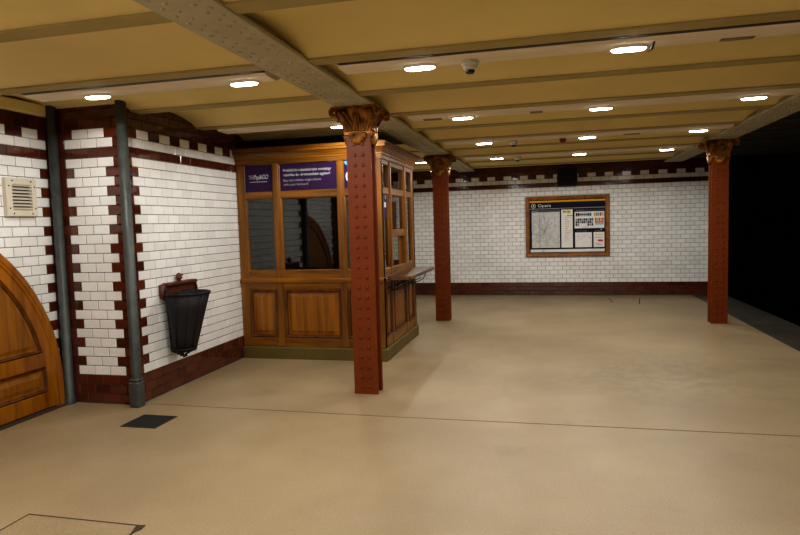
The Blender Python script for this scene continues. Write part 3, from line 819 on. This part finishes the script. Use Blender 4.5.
def make_lamp():
    t = thing('ceiling_lamp', '', 'lamp', (0, 0, 0), 'oval ceiling lamps')
    def oval(a, b, z, q=32): 
        e = 2.6
        return [Vector((a*math.copysign(abs(math.cos(2*PI*i/q))**(2/e), math.cos(2*PI*i/q)), b*math.copysign(abs(math.sin(2*PI*i/q))**(2/e), math.sin(2*PI*i/q)), z)) for i in range(q)]
    mb = MB(M['lampbody'])
    mb.loft([oval(.112, .052, .006), oval(.110, .050, -.012), oval(.107, .047, -.014), oval(.103, .043, -.013)], cap0=True, smooth=False); mb.build('housing', t)
    mb = MB(M['lens'])
    mb.loft([oval(.105, .045, -.0125), oval(.103, .043, -.017), oval(.095, .036, -.022), oval(.080, .024, -.024)], cap1=True, smooth=True); mb.build('diffuser', t)
    return t
lamp = make_lamp()
XL = [-3.41, -2.155, -.843, .498, 1.835]
lab = {
    (0, 4.09): 'lit oval lamp at upper left over the tiled corner', (1, 4.09): 'lit oval lamp on the upper left duct, left of the near girder',
    (2, 4.09): 'lit oval lamp on the nearest middle duct, left of the round smoke detector', (3, 4.09): 'lit oval lamp with a black clip, on the nearest duct at upper right',
    (1, 6.11): 'lit oval lamp above the booth front, beside the near column capital',
    (2, 6.11): 'lit oval lamp on the second duct, first to the right of the near column', (3, 6.11): 'lit oval lamp midway along the second duct', (4, 6.11): 'lit oval lamp at the right end of the second duct, by the right girder',
    (2, 8.15): 'lit oval lamp on the third duct, left of a smoke detector', (3, 8.15): 'lit oval lamp on the third duct, right of the red beacon', (4, 8.15): 'lit oval lamp above and left of the right column capital',
    (1, 10.15): 'lit oval lamp beyond the booth cornice, left of the far column capital',
    (2, 10.15): 'lit oval lamp on the fourth duct, left end', (3, 10.15): 'lit oval lamp on the fourth duct, above the framed map', (4, 10.15): 'lit oval lamp on the fourth duct, right end',
    (0, 2.07): 'lit oval lamp over the arched door, outside the photo', (1, 2.07): 'lit oval lamp over the camera left of the girder, outside the photo',
    (2, 2.07): 'lit oval lamp just right of the girder over the camera, outside the photo', (3, 2.07): 'lit oval lamp straight above the camera on its right, outside the photo', (4, 2.07): 'lit oval lamp above the camera by the track, outside the photo',
}
first = True
for (i, yy), l in lab.items():
    o = lamp if first else copy_tree(lamp); first = False
    o.location = (XL[i], J[yy]+JW+.185, 2.666); o['label'] = l
    L = bpy.data.lights.new('lamp beam', 'SPOT'); L.energy = 14.5; L.color = (1, .97, .92); L.shadow_soft_size = .04; L.spot_size = math.radians(172); L.spot_blend = .12
    lo = bpy.data.objects.new('lamp_beam', L); C.objects.link(lo); lo.location = (0, 0, -.045); lo.parent = o
    if (i, yy) == (3, 4.09):
        mb = MB(M['dark'])
        x, y, z = o.location
        mb.tube([(x+.125, y+.06, 2.645), (x+.135, y-.02, 2.64), (x+.14, y-.08, 2.664)], [.005, .009, .005], 8); mb.build('black_clip', o)
# lamps further back behind the camera are plain lamps at the real spacing
for yy in (.05, -2.0, -4.0):
    for i in range(5):
        L = bpy.data.lights.new('lamp behind the camera', 'AREA'); L.shape = 'RECTANGLE'; L.size = .21; L.size_y = .1; L.energy = 11; L.color = (1, .97, .92)
        o = bpy.data.objects.new('lamp_behind_the_camera', L); C.objects.link(o); o.location = (XL[i], yy, 2.6)

# ------------------------------------------------------------------ detectors, beacon, speaker
def detector(x, y, z, label):
    t = thing('smoke_detector', label, 'detector', (x, y, z), 'smoke detectors')
    mb = MB(M['plastic']); mb.lathe((x, y, z), [(.05, 0), (.058, -.012), (.056, -.03), (.046, -.036)], 24, cap1=True); mb.build('base', t)
    mb = MB(M['plastic']); mb.lathe((x, y, z), [(.046, -.034), (.046, -.046), (.036, -.058), (.03, -.06)], 24, cap1=True); mb.build('body', t)
    mb = MB(M['dark']); mb.lathe((x, y, z), [(.03, -.058), (.032, -.07), (.024, -.08)], 20, cap1=True); mb.build('sensor', t)
detector(-.50, J[4.09]+JW+.18, 2.667, 'round smoke detector on the nearest duct, between its two lamps')
detector(-.45, J[8.15]+JW+.18, 2.667, 'small round smoke detector on the third duct, right of its left lamp')
detector(-.50, J[10.15]+JW+.18, 2.667, 'farthest small round smoke detector, on the fourth duct')
t = thing('red_beacon', 'small dark red beacon under the third ceiling duct', 'beacon', (.19, J[8.15]+JW+.18, 2.669))
x, y, z = t.location
mb = MB(M['plastic']); mb.lathe((x, y, z), [(.05, 0), (.05, -.015)], 20, cap1=True); mb.build('base', t)
mb = MB(M['redp']); mb.lathe((x, y, z), [(.044, -.014), (.044, -.04), (.03, -.062), (.01, -.068)], 20, cap1=True); mb.build('lens', t)

t = thing('loudspeaker', 'black box loudspeaker high on the back wall above the framed map', 'speaker', (.375, YBACK, 2.27))
mb = MB(M['dark']); mb.fbox(FK, .175, .577, 2.272, 2.662, .004, .14, .008); mb.build('cabinet', t)
mb = MB(M['brush']); mb.rects(FK, .19, .562, 2.287, 2.647, [(0, .14), (0, .146), (.012, .148)]); mb.build('grille', t)

# ------------------------------------------------------------------ framed map
t = thing('framed_map', 'oak framed station map poster on the white tiled back wall', 'poster', (.365, YBACK, .818))
u0, u1, v0, v1 = -.478, 1.212, .818, 2.087
mb = MB(M['frame'])
mb.rects(FK, u0, u1, v0, v1, [(0, .004), (0, .05), (.012, .06), (.055, .056), (.068, .045), (.082, .040), (.082, .012)], cap1=False); mb.build('frame', t)
a0, a1, b0, b1 = u0+.08, u1-.08, v0+.08, v1-.08
pr = MB(M['navy']); pr.fbox(FK, a0, a1, b0, b1, .012, .022); board = pr.build('board', t)
PW, PH = a1-a0, b1-b0
LAY = [0]
def R_(mb, x0, x1, y0, y1, mi):
    LAY[0] += 1                              # each print lies on the one before
    mb.fbox(FK, a0+x0*PW, a0+x1*PW, b1-y1*PH, b1-y0*PH, .0215, .0225+.00003*LAY[0], 0, mi)
N_, W_, Y_, G_, L_, T_, RD, BL, GR, PK, MR, MP, DK, YP = range(14)
MS = [M[k] for k in ('navy', 'paper', 'yellow', 'greyp', 'ink', 'tealp', 'redprint', 'blueprint', 'greenp', 'pinkp', 'marp', 'mappaper', 'darkp', 'yellowp')]
pr = MB(*MS)                                           # header
R_(pr, 0, 1, .012, .045, Y_); R_(pr, 0, 1, .158, .170, G_)
FKp = F((a0, YBACK, b1), (PW, 0, 0), (0, 0, -PH), (0, -1, 0))
FKt = F((a0, YBACK, b1-PH), (PW, 0, 0), (0, 0, PH), (0, -1, 0))
text_mesh(pr, 'Opera', FKt, .115, .29, 1-.150, 1-.075, L_, .0325, bold=.006)
FKd = F((0, YBACK, 0), (1, 0, 0), (0, 0, 1), (0, -1, 0))
cu, cv = a0+.055*PW, b1-.108*PH
disc(pr, FKd, cu, cv, .047, .0325, L_, .038)
text_mesh(pr, '1', FKd, cu-.009, cu+.009, cv-.024, cv+.024, L_, .0325, bold=.02)
pr.build('header_print', board, recalc=False)
pr = MB(*MS)
R_(pr, .012, .988, .935, .985, W_)
text_mesh(pr, 'BKK', FKt, .16, .20, 1-.97, 1-.95, DK, .0325); text_mesh(pr, 'Budapest', FKt, .04, .09, 1-.97, 1-.95, G_, .0325)
R_(pr, .80, .95, .956, .964, G_)
pr.build('footer_print', board, recalc=False)
pr = MB(*MS)                                           # city map
R_(pr, .03, .405, .19, .225, G_); R_(pr, .035, .40, .195, .222, DK)
R_(pr, .03, .405, .228, .905, MP)
text_mesh(pr, 'Budapest', FKt, .045, .12, 1-.217, 1-.2, L_, .0325)
rnd = random.Random(3)
def strip(p, q, w, mi):
    p, q = Vector(p), Vector(q); d = q-p
    if d.length < 1e-4: return
    nrm = Vector((-d.y, d.x)).normalized()*w
    pr.poly([FKd(*(v_), .0242+.0006*rnd.random()) for v_ in (p-nrm, q-nrm, q+nrm, p+nrm)], mi)
mx0, mx1, my0, my1 = a0+.033*PW, a0+.402*PW, b1-.902*PH, b1-.231*PH
cx, cy = mx0+.45*(mx1-mx0), my0+.42*(my1-my0)
cl = lambda x, y: (min(mx1, max(mx0, x)), min(my1, max(my0, y)))
for k in range(46):
    a = rnd.uniform(0, 2*PI); p = (cx+rnd.uniform(-.03, .03), cy+rnd.uniform(-.03, .03)); mi = rnd.choice([G_, G_, PK, PK, GR, BL, RD, T_, W_, G_])
    for s_ in range(9):
        a += rnd.uniform(-.55, .55); L = rnd.uniform(.02, .06); q = cl(p[0]+L*math.cos(a), p[1]+L*math.sin(a)); strip(p, q, rnd.uniform(.0010, .0024), mi); p = q
for k in range(70):
    p = (rnd.uniform(mx0, mx1), rnd.uniform(my0, my1)); a = rnd.uniform(0, PI); q = cl(p[0]+.04*math.cos(a), p[1]+.04*math.sin(a)); strip(p, q, .0012, rnd.choice([G_, W_, PK, GR, DK]))
for k in range(12): strip(cl(cx+.02*k-.2, my1), cl(cx+.01*k-.14, my0), .0035, T_) if k == 5 else None
pr.build('map_print', board, recalc=False)
pr = MB(*MS)                                           # line timetable
R_(pr, .425, .575, .19, .905, W_)
R_(pr, .445, .49, .21, .25, G_); R_(pr, .495, .55, .205, .265, YP)
text_mesh(pr, 'M', FKt, .512, .532, 1-.25, 1-.22, DK, .0325)
R_(pr, .50, .572, .298, .312, PK)
for k in range(10): R_(pr, .475, .485, .325+k*.042, .345+k*.042, Y_); R_(pr, .49, .50+.06*rnd.random(), .33+k*.042, .338+k*.042, PK if k % 3 else Y_)
for k in range(3): R_(pr, .46, .53, .72+k*.03, .728+k*.03, MP)
pr.build('timetable_print', board, recalc=False)
pr = MB(*MS)                                           # line list
R_(pr, .60, .985, .195, .235, DK); text_mesh(pr, 'Menetrend', FKt, .62, .72, 1-.225, 1-.205, G_, .0325)
R_(pr, .60, .985, .24, .55, W_)
cols = [MR, MR, DK, DK, DK, DK, T_, T_, W_, Y_, GR, BL, RD, Y_]
for k in range(14): R_(pr, .615+k*.026, .615+k*.026+.021, .26, .325, cols[k] if cols[k] != DK else G_)
R_(pr, .62, .82, .285, .30, DK)
for k in range(9):
    for q in range(3): 
        if (k, q) not in ((2, 2), (3, 2), (4, 2), (5, 2)): R_(pr, .612+k*.026, .612+k*.026+.022, .365+q*.048, .408+q*.048, DK if (k+q) % 3 else G_)
for k in range(5):
    R_(pr, .865+k*.023, .865+k*.023+.019, .36, .415, [RD, Y_, RD, Y_, RD][k]); R_(pr, .865+k*.023, .865+k*.023+.019, .42, .455, [RD, RD, GR, RD, RD][k])
R_(pr, .865, .975, .465, .485, BL)
R_(pr, .70, .78, .525, .532, G_)
disc(pr, FKd, a0+.945*PW, b1-.575*PH, .012, .0325, L_)
pr.build('line_list_print', board, recalc=False)
pr = MB(*MS)                                           # small lower maps
R_(pr, .605, .825, .625, .905, MP); R_(pr, .61, .82, .63, .90, W_); R_(pr, .845, .985, .625, .905, W_)
text_mesh(pr, 'Környék', FKt, .63, .76, 1-.61, 1-.59, G_, .0325); text_mesh(pr, 'Info', FKt, .87, .94, 1-.61, 1-.59, G_, .0325)
for k in range(14):
    x, y = rnd.uniform(.62, .79), rnd.uniform(.65, .88); R_(pr, x, x+rnd.uniform(.01, .03), y, y+.006, rnd.choice([G_, PK, MP, GR]))
for k in range(4): R_(pr, .65+.04*k, .655+.04*k, .66, .75-.01*k, MP)
R_(pr, .86, .97, .665, .675, Y_); R_(pr, .86, .96, .715, .728, Y_); R_(pr, .90, .965, .765, .80, RD); R_(pr, .86, .93, .83, .838, G_); R_(pr, .875, .95, .86, .868, PK)
pr.build('area_print', board, recalc=False)

# ------------------------------------------------------------------ world, camera, view
w = bpy.data.worlds.new('dark station'); S.world = w; w.use_nodes = True
w.node_tree.nodes['Background'].inputs[0].default_value = (0, 0, 0, 1)
cam = bpy.data.cameras.new('camera'); cam.sensor_width = 36; cam.lens = 610.97/800*36; cam.clip_start = .02
co = bpy.data.objects.new('camera', cam); C.objects.link(co); S.camera = co
yaw, pitch, roll = .2404, .0715, -.0286
f = Vector((-math.sin(yaw)*math.cos(pitch), math.cos(yaw)*math.cos(pitch), -math.sin(pitch)))
r0 = Vector((math.cos(yaw), math.sin(yaw), 0)); u0_ = r0.cross(f)
r_ = r0*math.cos(roll)+u0_*math.sin(roll); u_ = u0_*math.cos(roll)-r0*math.sin(roll)
mw = Matrix.Identity(4)
for i in range(3): mw[i][0], mw[i][1], mw[i][2] = r_[i], u_[i], -f[i]
mw.translation = (0, 0, 1.6)
co.matrix_world = mw
S.view_settings.view_transform = 'Standard'
S.view_settings.exposure = 0.28
try: S.view_settings.look = 'Medium High Contrast'
except Exception: pass
S.cycles.max_bounces = 8
S.cycles.sample_clamp_indirect = 6
